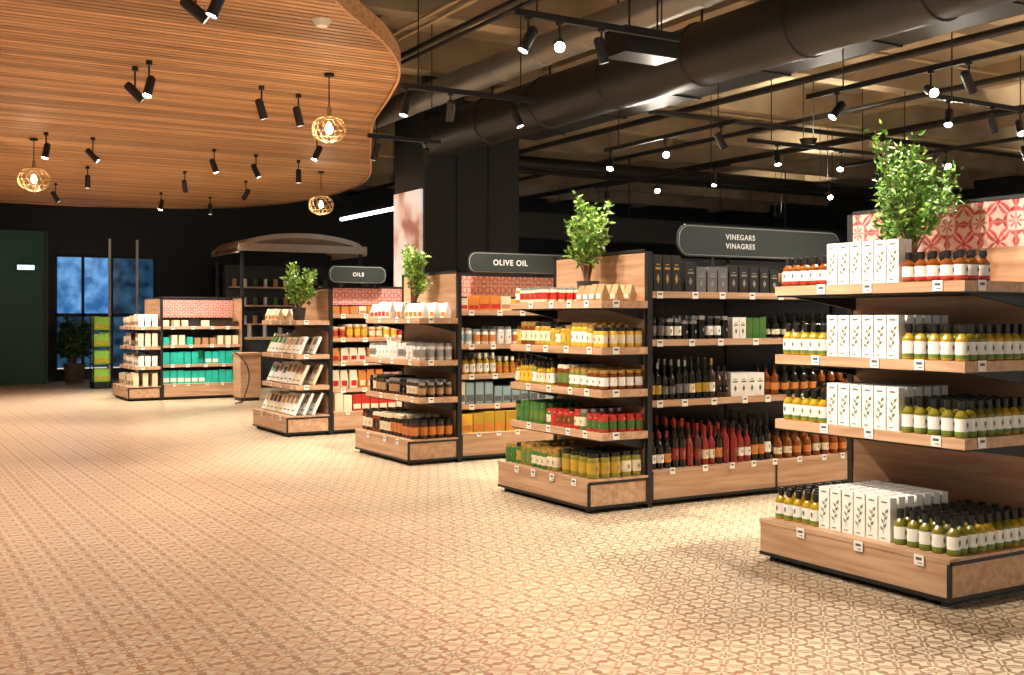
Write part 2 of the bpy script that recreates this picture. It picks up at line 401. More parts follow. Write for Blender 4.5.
def pendant(x,y,z,R=0.18,top=CZ):
    e=empty('pendant_lamp',(x,y,z)); b=MB()
    b.tube((x,y,z+R),(x,y,top),0.006,BLK,6); b.tube((x,y,top-.03),(x,y,top),0.05,BLK,12)
    b.tube((x,y,z+R-.05),(x,y,z+R+.05),0.025,BRASS,10)
    for k in range(14):
        a=2*math.pi*k/14; prev=None
        for j in range(9):
            t=-1+2*j/8; rr=R*math.sqrt(max(0.04,1-abs(t)**2.6)); p=(x+rr*math.cos(a+t*.5),y+rr*math.sin(a+t*.5),z+t*R*0.8)
            if prev: b.tube(prev,p,0.004,BRASS,4,caps=False)
            prev=p
    for t in (-.8,-.35,.1,.55,.85):
        rr=R*math.sqrt(max(0.04,1-abs(t)**2.6))
        for k in range(20):
            a=2*math.pi*k/20; c=2*math.pi*(k+1)/20
            b.tube((x+rr*math.cos(a),y+rr*math.sin(a),z+t*R*.8),(x+rr*math.cos(c),y+rr*math.sin(c),z+t*R*.8),0.003,BRASS,4,caps=False)
    b.obj('wire_cage',e)
    b=MB(); b.lathe([(0.003,-.05,BULB),(0.03,-.035,BULB),(0.042,0,BULB),(0.03,.035,BULB),(0.012,.07,BULB)],(x,y,z),12); b.obj('bulb',e)
    l=bpy.data.lights.new('pendant_light','POINT'); l.energy=10; l.color=(1,.8,.55); l.shadow_soft_size=.05
    lo=bpy.data.objects.new('pendant_light',l); COL.objects.link(lo); lo.parent=e; lo.location=(0,0,-0.09)
pendant(3.96,10.2,3.3,.165); pendant(2.0,15.9,3.3,.2); pendant(6.5,17.1,3.3,.2)
b=MB(); b.lathe([(0.001,-.05,WHITE),(0.05,-.05,WHITE),(0.07,-.02,WHITE),(0.08,0,WHITE)],(3.2,8.4,CZ),16); b.obj('smoke_detector')
b=MB(); b.box(5.45,6.0,7.35,7.65,3.66,3.88,BLK2); b.tube((5.6,7.5,3.88),(5.6,7.5,RH),.01,BLK,6); b.tube((5.9,7.5,3.88),(5.9,7.5,RH),.01,BLK,6); b.obj('ceiling_speaker')
FLU=mat('fluorescent_tube',(1,1,1),.3,emit=(0.75,0.9,1.0),es=9)
def linear(x0,y0,x1,y1,z):
    e=empty('linear_ceiling_lamp',((x0+x1)/2,(y0+y1)/2,z)); b=MB()
    b.tube((x0,y0,z-.03),(x1,y1,z-.03),0.035,FLU,10)
    b.box(min(x0,x1)-.05,max(x0,x1)+.05,min(y0,y1)-.05,max(y0,y1)+.05,z,z+.06,BLK)
    b.tube((x0,y0,z),(x0,y0,RH),.01,BLK,6); b.tube((x1,y1,z),(x1,y1,RH),.01,BLK,6); b.obj('tube_fitting',e)
linear(8.9,19.5,8.9,22.2,3.6)
linear(15.0,23,16.2,23,3.7); linear(18.5,21,19.5,21,3.5)

# ------------------------------------------------------------------ gondola shelving
TAGI=mat('tag_ink',(0.1,0.1,0.1),.6)
def tagx(b,x,y,z,w=.06,h=.055):
    b.box(x-.006,x-.002,y-w/2,y+w/2,z-h,z,WHITE); b.box(x-.007,x-.006,y-w*.3,y+w*.3,z-h*.5,z-h*.25,TAGI); b.box(x-.007,x-.006,y-w*.35,y+w*.1,z-h*.8,z-h*.72,TAGI)
def tagy(b,x,y,z,w=.06,h=.055):
    b.box(x-w/2,x+w/2,y-.006,y-.002,z-h,z,WHITE); b.box(x-w*.3,x+w*.3,y-.007,y-.006,z-h*.5,z-h*.25,TAGI)
redtile_x=tile_mat('red_tile_band_x',1,2,0.22,(0.66,0.48,0.42),(0.40,0.02,0.025),(0.48,0.03,0.035),(0.38,0.02,0.025),(0.4,0.22,0.2),0.35)
redtile_y=tile_mat('red_tile_band_y',0,2,0.14,(0.66,0.46,0.40),(0.45,0.03,0.03),(0.50,0.035,0.035),(0.42,0.03,0.03),(0.4,0.25,0.22),0.35)
EL=1.33
def endcap(x0,y0,shelves,top=2.0,tile=False,inset=0.12,ED=.55,ntag=3):
    x1=x0+ED; y1=y0+EL; e=empty('endcap_display_shelf',(x0,y0,0))
    b=MB()
    b.box(x0+.07,x1-.02,y0+.07,y1-.07,0.0,.045,BLK)
    for (fx,fy) in ((x0+.05,y0+.06),(x0+.05,y1-.06)):
        b.tube((fx,fy,0),(fx,fy,.05),.022,BLK,10)
    b.box(x0,x1,y0,y1,.045,.225,W_Y)
    b.box(x0-.004,x1,y0-.004,y1+.004,.035,.055,BLK)
    b.box(x0-.002,x0+.018,y0-.006,y0+.012,.04,.235,BLK); b.box(x1-.018,x1,y0-.006,y0+.01,.04,.235,BLK)
    b.box(x0,x1,y0-.006,y0+.01,.215,.235,BLK)
    b.box(x0-.005,x1,y0-.005,y1+.005,.225,.25,W_Y)
    b.obj('base_plinth',e)
    b=MB()
    for z in shelves:
        b.box(x0+inset,x1,y0,y1,z-.055,z,W_Y)
        b.box(x0+inset+.01,x1,y0+.01,y1-.01,z-.065,z-.055,BLK)
        for yy in (y0+.05,y1-.07): b.prism([(x0+inset+.05,z-.06),(x1,z-.06),(x1,z-.14)],1,yy,yy+.02,BLK)
    b.obj('shelves',e)
    b=MB()
    b.box(x1,x1+.045,y0+.0,y1,0,.25,BLK)
    b.box(x1+.008,x1+.037,y0+.04,y1-.04,.25,top-.03 if not tile else 1.84,W_D)
    if tile: b.box(x1+.006,x1+.039,y0+.04,y1-.04,1.84,top-.015,redtile_x)
    b.box(x1,x1+.045,y0,y0+.04,.25,top,BLK); b.box(x1,x1+.045,y1-.04,y1,.25,top,BLK)
    b.box(x1,x1+.045,y0,y1,top-.02,top,BLK)
    b.obj('back_panel',e)
    b=MB()
    for z in shelves:
        for k in range(ntag): tagx(b,x0+inset,y0+.1+(EL-.25)*(k+random.uniform(.1,.5))/ntag,z+.004)
        tagy(b,x0+.25,y0,z+.004)
    for k in range(ntag): tagx(b,x0-.006,y0+.15+(EL-.2)*k/ntag+random.uniform(0,.1),.245)
    b.obj('price_tags',e)
    return e
def bays(x0,y0,n,w,shelves,top=2.0,header=None):
    x1=x0+n*w; ym=y0+EL/2; e=empty('gondola_shelving_unit',(x0,y0,0)); b=MB()
    b.box(x0,x1,y0+.1,y0+EL-.1,0,.045,BLK); b.box(x0,x1,y0+.02,y0+EL-.02,.045,.255,W_X)
    b.box(x0,x1,y0+.015,y0+EL-.015,.035,.055,BLK); b.box(x0,x1,y0+.015,y0+EL-.015,.25,.275,W_X)
    for i in range(n+1):
        xx=x0+i*w-(0.01 if i else 0); b.box(xx,xx+.015,y0+.012,y0+.03,.04,.27,BLK)
    b.obj('base_plinth',e)
    b=MB()
    for z in shelves:
        for (ya,yb,s) in ((y0+.17,ym-.02,1),(ym+.02,y0+EL-.17,-1)):
            b.box(x0,x1,ya,yb,z-.05,z,W_X)
            b.box(x0,x1,ya+.01,yb-.01,z-.06,z-.05,BLK)
    b.obj('shelves',e)
    b=MB(); b.box(x0,x1,ym-.015,ym+.015,.25,top-.02,BLK2)
    for i in range(n+1):
        xx=x0+i*w-(.04 if i==n else 0); b.box(xx,xx+.04,ym-.03,ym+.03,.25,top,BLK)
    b.box(x1-.04,x1,y0,y0+.04,.0,top,BLK); b.box(x1-.04,x1,y0+EL-.04,y0+EL,.0,top,BLK)
    b.box(x1-.03,x1-.01,y0,y0+EL,.05,top,W_D); b.box(x1-.04,x1,y0,y0+EL,top-.03,top,BLK)
    b.box(x0,x1,ym-.03,ym+.03,top-.03,top,BLK)
    if header: b.box(x0+.04,x1-.04,ym-.06,ym-.03,header[0],header[1],redtile_y)
    b.obj('back_panel',e)
    b=MB()
    for z in shelves:
        x=x0+.2
        while x<x1-.1: tagy(b,x,y0+.17,z); x+=random.uniform(.25,.4)
    x=x0+.2
    while x<x1-.1: tagy(b,x,y0+.015,.29,.05,.05); x+=random.uniform(.2,.35)
    b.obj('price_tags',e)
    return e
SG=mat('sign_face',(0.030,0.040,0.038),0.35); RIM=mat('sign_rim',(0.30,0.31,0.29),0.4)
def sign(x0,x1,y,z0,z1,lines,base,size,tx=.5):
    cx=(x0+x1)/2; cz=(z0+z1)/2; w=x1-x0; h=z1-z0; e=empty('aisle_sign',(cx,y,z0)); b=MB()
    b.prism(rrect(w,h,h*.42,8,cx,cz),1,y-.012,y+.008,BLK)
    b.prism(rrect(w-.02,h-.02,h*.42-.01,8,cx,cz),1,y-.014,y-.0125,RIM); b.prism(rrect(w-.036,h-.036,h*.42-.018,8,cx,cz),1,y-.017,y-.0145,SG)
    for xx in (x0+.2*w,x0+.8*w): b.tube((xx,y,base),(xx,y,z0+.02),.012,BLK,8)
    b.obj('sign_board',e)
    for i,t in enumerate(lines):
        cu=bpy.data.curves.new('sign_text','FONT'); cu.body=t; cu.size=size; cu.align_x='CENTER'; cu.align_y='CENTER'; cu.extrude=.001; cu.space_character=1.15
        cu.offset=size*0.012
        o=bpy.data.objects.new('sign_text',cu); COL.objects.link(o); o.parent=e
        o.location=((tx-.5)*w,-.019,(cz-z0)+(len(lines)-1-2*i)*size*.6); o.rotation_euler=(math.pi/2,0,0); cu.materials.append(TXT)

X0=4.62; XA=4.65; XD=4.46
S1=[.84,1.23,1.64]; S2=[.59,.91,1.23,1.58]; S3=[.66,1.03,1.45]; S4=[.62,1.0,1.42]
endcap(XA,3.59,S1,2.12,True,ED=.74); bays(XA+.79,3.59,3,1.3,[.80,1.25,1.64],1.9)
endcap(X0,6.69,S2,1.98,ntag=4); bays(X0+.6,6.69,4,1.3,[.80,1.28,1.66],1.96)
endcap(X0,9.79,S3,1.93); bays(X0+.6,9.79,4,1.3,[.56,.87,1.18,1.53],1.93,(1.68,1.90))
endcap(XD,12.89,S4,1.83); bays(XD+.6,12.89,3,1.3,[.56,.9,1.2,1.5],1.87,(1.62,1.84))
X5,Y5=4.00,19.8
endcap(X5,Y5,[.6,.95,1.3],1.82); bays(X5+.6,Y5,1,1.45,[.62,.97,1.3],1.84,(1.46,1.78))
sign(5.87,7.78,7.2,1.97,2.24,['VINEGARS','VINAGRES'],1.9,.065,.36)
sign(5.56,6.85,10.3,1.93,2.16,['OLIVE OIL'],1.9,.085,.4)
sign(5.2,6.0,13.4,1.9,2.13,['OILS'],1.85,.07)

# ------------------------------------------------------------------ products
def pm(n,c,r=.4,**k): return mat('pack_'+n,c,r,**k)
GOLD=pm('golden_oil',(0.42,0.27,0.015),.12); AMB=pm('amber_glass',(0.20,0.055,0.008),.12); OLV=pm('olive_glass',(0.20,0.17,0.012),.12)
DKG=pm('dark_glass',(0.012,0.014,0.01),.1); GRNL=pm('green_label',(0.13,0.22,0.03),.5); REDC=pm('red',(0.5,0.03,0.02),.4); REDD=pm('dark_red',(0.26,0.02,0.012),.3)
YEL=pm('yellow',(0.78,0.47,0.04),.4); ORG=pm('orange',(0.64,0.22,0.04),.4); TEAL=pm('teal',(0.02,0.50,0.42),.4); CRM=pm('cream',(0.78,0.69,0.5),.5)
PNK=pm('pink',(0.7,0.35,0.3),.4); SIL=pm('silver',(0.5,0.5,0.5),.3,metal=.7); DBR=pm('dark_brown',(0.05,0.02,0.01),.35); GRE=pm('green',(0.05,0.17,0.03),.4)
LIME=pm('lime',(0.32,0.75,0.05),.45); GOLDC=pm('gold_lid',(0.6,0.38,0.1),.3,metal=.6); GRY=pm('grey_box',(0.12,0.12,0.12),.5); BLU=pm('pale_blue',(0.3,0.45,0.5),.4)
WGR=pm('white_tub',(0.80,0.78,0.74),.4); BLKP=pm('black_box',(0.02,0.018,0.016),.35); BRN=pm('kraft',(0.42,0.24,0.11),.6); OLI=pm('olive_jar',(0.24,0.22,0.03),.2); MUS=pm('mustard',(0.50,0.32,0.03),.3)

def bottle(b,x,y,z,f,r=.032,h=.2,body=GOLD,label=WHITE,cap=CAPB,band=None,seg=10,sq=False):
    hb=h*.64
    P=[(r*.9,0,body),(r,.006,body),(r,hb*.12,body),(r,hb*.92,body),(r*.8,hb*1.02,body),(r*.46,hb+h*.09,cap),(r*.44,h*.78,cap),(r*.58,h*.78,cap),(r*.58,h*.985,cap),(.001,h,None)]
    b.lathe(P,(x,y,z),seg)
    if band: b.lathe([(r*1.03,hb*.12,band),(r*1.03,hb*.26,label),(r*1.03,hb*.80,None)],(x,y,z),seg)
    else: b.lathe([(r*1.03,hb*.16,label),(r*1.03,hb*.8,None)],(x,y,z),seg)
    mo(b,x,y,z,f,r*1.07,r*.8,hb*.38,hb*.70)
def tallbottle(b,x,y,z,f,r=.034,h=.28,body=DKG,label=CRM,cap=CAPB,band=None,seg=10):
    hb=h*.58
    P=[(r*.9,0,body),(r,.006,body),(r,hb,body),(r*.7,hb+h*.07,body),(r*.34,hb+h*.14,body),(r*.32,h*.84,cap),(r*.38,h*.84,cap),(r*.38,h,cap),(.001,h,None)]
    b.lathe(P,(x,y,z),seg); b.lathe([(r*1.03,hb*.28,label),(r*1.03,hb*.68,None)],(x,y,z),seg)
    mo(b,x,y,z,f,r*1.07,r*.8,hb*.4,hb*.6,INKG)
def mo(b,x,y,z,f,off,w,z0,z1,m=INK):
    zc=(z0+z1)/2
    P=[(-.12,z0),(.3,zc-(z1-z0)*.1),(.12,z1),(-.3,zc+(z1-z0)*.15)]
    if f=='x': vs=[(x-off,y-p*w,z+q) for p,q in P]
    else: vs=[(x+p*w,y-off,z+q) for p,q in P]
    b.add(vs,[(0,1,2,3)],m)
def jar(b,x,y,z,f,r=.04,h=.11,body=YEL,label=WHITE,cap=GOLDC,seg=12):
    b.lathe([(r*.92,0,body),(r,.008,body),(r,h*.75,body),(r*.86,h*.82,cap),(r*.92,h*.82,cap),(r*.92,h*.98,cap),(.001,h,None)],(x,y,z),seg)
    if label: b.lathe([(r*1.02,h*.18,label),(r*1.02,h*.62,None)],(x,y,z),seg)
    mo(b,x,y,z,f,r*1.06,r*.9,h*.28,h*.5,INKG)
def cbox(b,x,y,z,f,w=.08,d=.05,h=.25,body=WHITE,ink=INK,acc=None,branch=False):
    if f=='x': b.box(x,x+d,y-w/2,y+w/2,z,z+h,body)
    else: b.box(x-w/2,x+w/2,y,y+d,z,z+h,body)
    def face(P,m):
        if f=='x': vs=[(x-.0025,y-p*w,z+q*h) for p,q in P]
        else: vs=[(x+p*w,y-.0025,z+q*h) for p,q in P]
        b.add(vs,[(0,1,2,3)],m)
    if acc: face([(-.44,.12),(.44,.12),(.44,.42),(-.44,.42)],acc)
    if branch:
        face([(-.13,.16),(-.10,.16),(.02,.47),(-.01,.47)],ink); face([(-.01,.46),(.02,.46),(.17,.74),(.14,.74)],ink)
        for (px_,pz,s) in ((-.1,.25,-1),(-.05,.32,1),(-.02,.42,-1),(.04,.5,1),(.07,.58,-1),(.12,.66,1)):
            face([(px_,pz),(px_+.17*s,pz+.015),(px_+.26*s,pz+.1),(px_+.08*s,pz+.06)],ink)
        face([(-.25,.88),(.25,.88),(.25,.91),(-.25,.91)],ink); face([(-.3,.06),(.1,.06),(.1,.08),(-.3,.08)],ink)
    elif ink:
        face([(-.3,.6),(.3,.6),(.3,.66),(-.3,.66)],ink); face([(-.2,.72),(.2,.72),(.2,.75),(-.2,.75)],ink); face([(0,.2),(.18,.34),(0,.5),(-.18,.34)],ink)
def bag(b,x,y,z,f,w=.09,d=.06,h=.16,body=WHITE,acc=REDC):
    M=Matrix.Translation((x,y,z))@(Matrix.Rotation(-math.pi/2,4,'Z') if f=='x' else Matrix.Identity(4))
    vs=[(-w/2,-d/2,0),(w/2,-d/2,0),(w/2,d/2,0),(-w/2,d/2,0),(-w*.54,-d*.55,h*.4),(w*.54,-d*.55,h*.4),(w*.54,d*.55,h*.4),(-w*.54,d*.55,h*.4),(-w*.46,-.004,h),(w*.46,-.004,h),(w*.46,.004,h),(-w*.46,.004,h)]
    fs=[(0,1,5,4),(1,2,6,5),(2,3,7,6),(3,0,4,7),(4,5,9,8),(5,6,10,9),(6,7,11,10),(7,4,8,11),(8,9,10,11)]
    b.add(vs,fs,body,False,M)
    b.add([(-w*.35,-d*.56-.003,h*.12),(w*.35,-d*.56-.003,h*.12),(w*.36,-d*.57-.003,h*.42),(-w*.36,-d*.57-.003,h*.42)],[(0,1,2,3)],acc,False,M)
def pouch(b,x,y,z,f,w=.14,h=.26,d=.035,body=WHITE,acc=GRY,tilt=25):
    M=Matrix.Translation((x,y,z))@Matrix.Rotation(math.radians(tilt),4,'Y')
    b.box(0,d,-w/2,w/2,0,h,body,M)
    b.add([(-.003,-w*.38,h*.5),(-.003,w*.38,h*.5),(-.003,w*.38,h*.85),(-.003,-w*.38,h*.85)],[(0,1,2,3)],acc,False,M)
    b.add([(-.003,-w*.3,h*.15),(-.003,w*.3,h*.15),(-.003,w*.3,h*.22),(-.003,-w*.3,h*.22)],[(0,1,2,3)],INKG,False,M)
def grid(name,fn,xa,xb,ya,yb,z,px,py,f,drop=.0,jit=.004,into=None,grp=(1,3),hv=0.07,**k):
    b=into or MB()
    nx=max(1,int(round((xb-xa)/px))+1 if xb>xa else 1); ny=max(1,int(round((yb-ya)/py))+1 if yb>ya else 1)
    n=nx if f=='y' else ny
    pick=[]
    while len(pick)<n:
        sel=random.randrange(1000); pick+= [(sel,1+random.uniform(-hv,hv))]*random.randint(*grp)
    for i in range(nx):
        for j in range(ny):
            if random.random()<drop: continue
            x=xa+(i*(xb-xa)/max(1,nx-1)); y=ya+(j*(yb-ya)/max(1,ny-1))
            kk=dict(k); sel,hs=pick[i if f=='y' else j]
            for qi,q in enumerate(('body','acc','label','cap')):
                if isinstance(kk.get(q),list): kk[q]=kk[q][(sel//(3**qi))%len(kk[q])]
            if 'h' in kk: kk['h']*=hs
            fn(b,x+random.uniform(-jit,jit),y+random.uniform(-jit,jit),z,f,**kk)
    if into is None and b.v: return b.obj(name)

# --- near endcap : olive oils
ex=XA; ey=3.59
for si,z in enumerate([.25]+S1):
    xi=ex+(.10 if si==0 else .165)
    z=z+.001
    if si==3:
        grid('vinegar_bottles',bottle,xi,ex+.66,ey+.98,ey+1.26,z,.08,.075,'x',body=AMB,label=WHITE,band=REDC,h=.17,r=.033,hv=0)
    else:
        grid('olive_oil_bottles',bottle,xi,ex+.66,ey+.98,ey+1.26,z,.08,.072,'x',body=GOLD,band=GRNL,h=.185,r=.033,hv=0)
    grid('olive_oil_cartons',cbox,xi-.02,ex+(.5 if si<3 else .2),ey+.47,ey+.90,z,.07,.082,'x',w=.077,d=.05,h=.235,jit=.0005,branch=True,hv=0)
    grid('olive_oil_bottles',bottle,xi,ex+(.66 if si<3 else .34),ey+.055,ey+.38,z,.073,.075,'y',body=[GOLD,OLV] if si!=3 else [AMB,REDD],band=GRNL if si<3 else REDC,h=.19 if si<3 else .16,r=.0335,hv=0)
for z in (.276,.801,1.251):
    grid('olive_oil_bottles',tallbottle,5.55,9.1,ey+.24,ey+.5,z,.1,.12,'y',body=OLV,h=.26,r=.036)

# --- row 2 endcap
ex=X0; ey=6.69
def ec(z): return z+.001
grid('preserve_jars',jar,ex+.08,ex+.48,ey+.54,ey+1.26,ec(.25),.085,.084,'x',r=.038,h=.17,body=[GRE,GRE,OLI],label=[CRM,GRNL,GRE,MUS],cap=[GOLDC,DKG],hv=.1)
grid('pickle_jars',jar,ex+.09,ex+.48,ey+.07,ey+.40,ec(.25),.105,.105,'y',r=.048,h=.2,body=[MUS,OLI,MUS],label=[OLI,CRM,MUS,YEL],cap=[GOLDC,DKG])
grid('herb_jars',jar,ex+.17,ex+.5,ey+.89,ey+1.27,ec(.59),.08,.07,'x',r=.031,h=.17,body=GRE,label=[GRNL,CRM,GRE],cap=[DKG,GRE])
grid('tomato_tins',jar,ex+.18,ex+.5,ey+.06,ey+.8,ec(.59),.085,.08,'x',r=.037,h=.15,body=[REDC,REDC,GRE],label=[CRM,GRE,REDC,AMB,REDC],cap=[SIL,REDC,DKG],hv=.12)
grid('oil_bottles',bottle,ex+.17,ex+.5,ey+.74,ey+1.27,ec(.91),.08,.07,'x',body=[AMB,OLI,GOLD],label=[YEL,CRM,WHITE],h=.2,r=.029,hv=.1)
grid('mustard_jars',jar,ex+.18,ex+.5,ey+.06,ey+.63,ec(.91),.085,.08,'x',r=.036,h=.16,body=[MUS,OLI,AMB],label=[GRNL,CRM,MUS,WHITE],cap=[CRM,GOLDC],hv=.1)
grid('honey_jars',jar,ex+.18,ex+.5,ey+.06,ey+1.26,ec(1.23),.08,.077,'x',r=.035,h=.17,body=[MUS,YEL,OLI,AMB],label=[CRM,YEL,MUS,WHITE],cap=[DKG,BLKP,GOLDC],hv=.15)
grid('spice_jars',jar,ex+.17,ex+.5,ey+.89,ey+1.27,ec(1.58),.08,.075,'x',r=.033,h=.13,body=[CRM,ORG],label=[WHITE,REDC],cap=[CRM,SIL],hv=.15)
grid('gift_bags',bag,ex+.18,ex+.44,ey+.08,ey+.34,ec(1.58),.12,.10,'x',w=.08,h=.12,body=[CRM,BRN],acc=[ORG,WHITE])
ys=ey+.21
grid('gift_cartons',cbox,5.34,5.62,ys,ys+.24,1.661,.095,.12,'y',w=.085,d=.08,h=.29,body=BLKP,ink=GOLDC,jit=.001,hv=0)
grid('spirit_cartons',cbox,5.78,6.7,ys+.02,ys+.2,1.661,.11,.12,'y',w=.1,d=.08,h=.22,body=[GRY,BLKP,BLKP],ink=INKG,jit=.002,hv=.15)
grid('spirit_cartons',cbox,6.9,9.8,ys+.02,ys+.2,1.661,.13,.12,'y',w=.09,d=.08,h=.18,body=[BLKP,BRN,WHITE,BLKP],ink=INKG,jit=.002)
grid('dark_vinegar_jars',jar,5.29,6.12,ys,ys+.36,1.281,.08,.09,'y',r=.034,h=.16,body=DKG,label=[WHITE,GRY,DKG,DBR],cap=[SIL,CAPB],hv=.2)
grid('vinegar_cartons',cbox,6.25,6.55,ys,ys+.2,1.281,.08,.1,'y',w=.07,d=.06,h=.17,body=[WHITE,GRE,WHITE],jit=.001)
grid('balsamic_bottles',tallbottle,6.68,9.9,ys,ys+.3,1.281,.11,.1,'y',body=DKG,label=CRM,h=.2,r=.032)
grid('balsamic_bottles',tallbottle,5.29,6.12,ys,ys+.34,.801,.072,.085,'y',body=[DKG,DKG,DBR],label=[CRM,MUS,GRY,DKG,ORG,WHITE],h=.28,r=.031,cap=[CAPB,GOLDC,SIL,CAPB],hv=.15,grp=(1,2))
grid('vinegar_cartons',cbox,6.24,6.52,ys,ys+.2,.801,.1,.1,'y',w=.09,d=.08,h=.19,body=WHITE,jit=.001,hv=0)
grid('balsamic_bottles',tallbottle,6.68,9.9,ys,ys+.3,.801,.11,.1,'y',body=[DKG,AMB],label=[ORG,DKG],h=.26,r=.034)
grid('wine_vinegar_bottles',tallbottle,5.29,6.5,ys-.1,ys+.34,.276,.076,.1,'y',body=[DKG,DKG,DBR,REDD],label=[REDD,GRE,CRM,DKG,ORG,WHITE],h=.33,r=.033,cap=[CAPB,CAPB,REDD],hv=.15,grp=(1,2))
grid('wine_vinegar_bottles',tallbottle,6.62,9.9,ys-.1,ys+.3,.276,.11,.13,'y',body=[AMB,DKG],label=[ORG,CRM],h=.24,r=.038)

# --- row 3
ey=9.79
grid('sauce_jars',jar,ex+.1,ex+.48,ey+.07,ey+1.26,ec(.25),.1,.095,'x',r=.042,h=.21,body=[DBR,AMB,DKG],label=[DKG,CRM,DBR,ORG],cap=[CRM,CAPB],hv=.12)
grid('jam_jars',jar,ex+.18,ex+.48,ey+.07,ey+1.26,ec(.66),.09,.085,'x',r=.038,h=.17,body=DBR,label=[DKG,BRN,CRM],cap=[CAPB,SIL],hv=.15)
grid('white_tubs',jar,ex+.18,ex+.48,ey+.07,ey+1.26,ec(1.03),.09,.09,'x',r=.041,h=.16,body=WGR,label=[WHITE,WGR,SIL],cap=[SIL,WHITE],hv=.12)
grid('flour_bags',bag,ex+.2,ex+.46,ey+.86,ey+1.26,ec(1.45),.12,.11,'x',w=.1,h=.16,body=[WHITE,CRM],acc=[REDC,ORG],hv=.1)
grid('snack_bags',bag,ex+.2,ex+.46,ey+.08,ey+.38,ec(1.45),.12,.11,'x',w=.1,h=.15,body=[WHITE,CRM],acc=[ORG,REDC])
ys=ey+.21
grid('biscuit_cartons',cbox,5.34,9.6,ys,ys+.2,1.531,.13,.12,'y',w=.12,d=.08,h=.13,body=[CRM,ORG,WHITE,YEL],ink=None,acc=[BRN,REDC],hv=.2)
grid('white_tubs',jar,5.3,9.6,ys,ys+.34,1.181,.095,.11,'y',r=.042,h=.17,body=WGR,label=[WHITE,BLU,ORG],cap=[SIL,WHITE],hv=.15)
grid('syrup_bottles',bottle,5.29,9.6,ys,ys+.3,.871,.08,.1,'y',body=[AMB,GOLD],label=[ORG,CRM,WHITE],h=.19,r=.031,hv=.15,cap=[CAPB,WHITE])
grid('tea_cartons',cbox,5.32,9.6,ys,ys+.2,.561,.11,.1,'y',w=.09,d=.08,h=.2,body=[WHITE,BLU,CRM],ink=None,acc=[REDC,BLU,GRY],hv=.15)
grid('pasta_cartons',cbox,5.34,9.6,ys-.1,ys+.2,.276,.13,.12,'y',w=.12,d=.1,h=.2,body=[YEL,YEL,MUS],ink=None,acc=[CRM,ORG],hv=.1)

# --- row 4
ey=12.89; ex=XD
for z,bd,ac in ((.25,[WHITE,CRM],[GRY,BRN,DBR]),(.62,[WHITE,WHITE,CRM],[GRY,BLU,BRN]),(1.0,[WHITE,CRM],[GRY,BRN,GRE])):
    grid('leaning_packets',pouch,ex+(.1 if z==.25 else .17),ex+.34,ey+.12,ey+1.22,ec(z)+.012,.12,.155,'x',w=.145,h=.27 if z<.9 else .24,body=bd,acc=ac,grp=(1,2),hv=.1)
grid('coffee_bags',bag,ex+.19,ex+.42,ey+.82,ey+1.24,ec(1.42),.12,.12,'x',w=.1,d=.07,h=.14,body=[CRM,BRN],acc=ORG)
ys=ey+.21
grid('coffee_cartons',cbox,5.18,8.8,ys,ys+.2,1.501,.12,.12,'y',w=.1,d=.08,h=.1,body=[CRM,REDC,ORG],ink=None,acc=[BRN,WHITE])
grid('tea_tins',jar,5.16,8.8,ys,ys+.3,1.201,.1,.1,'y',r=.04,h=.16,body=[CRM,ORG,WHITE],label=[REDC,YEL,CRM],cap=CRM,hv=.15)
grid('snack_bags',bag,5.18,8.8,ys+.04,ys+.2,.901,.12,.12,'y',w=.1,h=.18,body=[YEL,CRM,ORG],acc=[REDC,YEL],hv=.15)
grid('snack_bags',bag,5.18,8.8,ys+.04,ys+.2,.561,.12,.12,'y',w=.1,h=.2,body=[PNK,CRM,ORG],acc=[REDC,CRM],hv=.15)
grid('pasta_cartons',cbox,5.18,8.8,ys-.1,ys+.2,.276,.12,.12,'y',w=.11,d=.1,h=.2,body=[REDC,ORG,CRM],ink=None,acc=CRM,hv=.15)

# --- row 5
ex=X5; ey=Y5
for z,bd in ((.25,[BRN,CRM]),(.6,[WHITE,CRM]),(.95,[DBR,CRM]),(1.3,[CRM,WHITE])):
    grid('cosmetic_cartons',cbox,ex+(.1 if z==.25 else .18),ex+.42,ey+.09,ey+1.24,ec(z),.13,.13,'x',w=.1,d=.09,h=.2,body=bd,ink=None,acc=[BRN,GRY,WHITE],hv=.2)
ys=ey+.21; xa=X5+.7; xb=X5+1.95
for z in (.276,.621): grid('teal_cartons',cbox,xa,xb,ys,ys+.2,z,.13,.12,'y',w=.115,d=.09,h=.23,body=TEAL,ink=None,acc=[TEAL,WHITE,TEAL],drop=.06)
grid('soap_cartons',cbox,xa,xb,ys,ys+.2,.971,.14,.12,'y',w=.1,d=.09,h=.15,body=[TEAL,TEAL,BRN,CRM],ink=None,hv=.2)
grid('soap_cartons',cbox,xa,xb,ys,ys+.1,1.301,.17,.12,'y',w=.1,d=.09,h=.1,body=[BRN,CRM,DBR],ink=None,hv=.2,drop=.2)

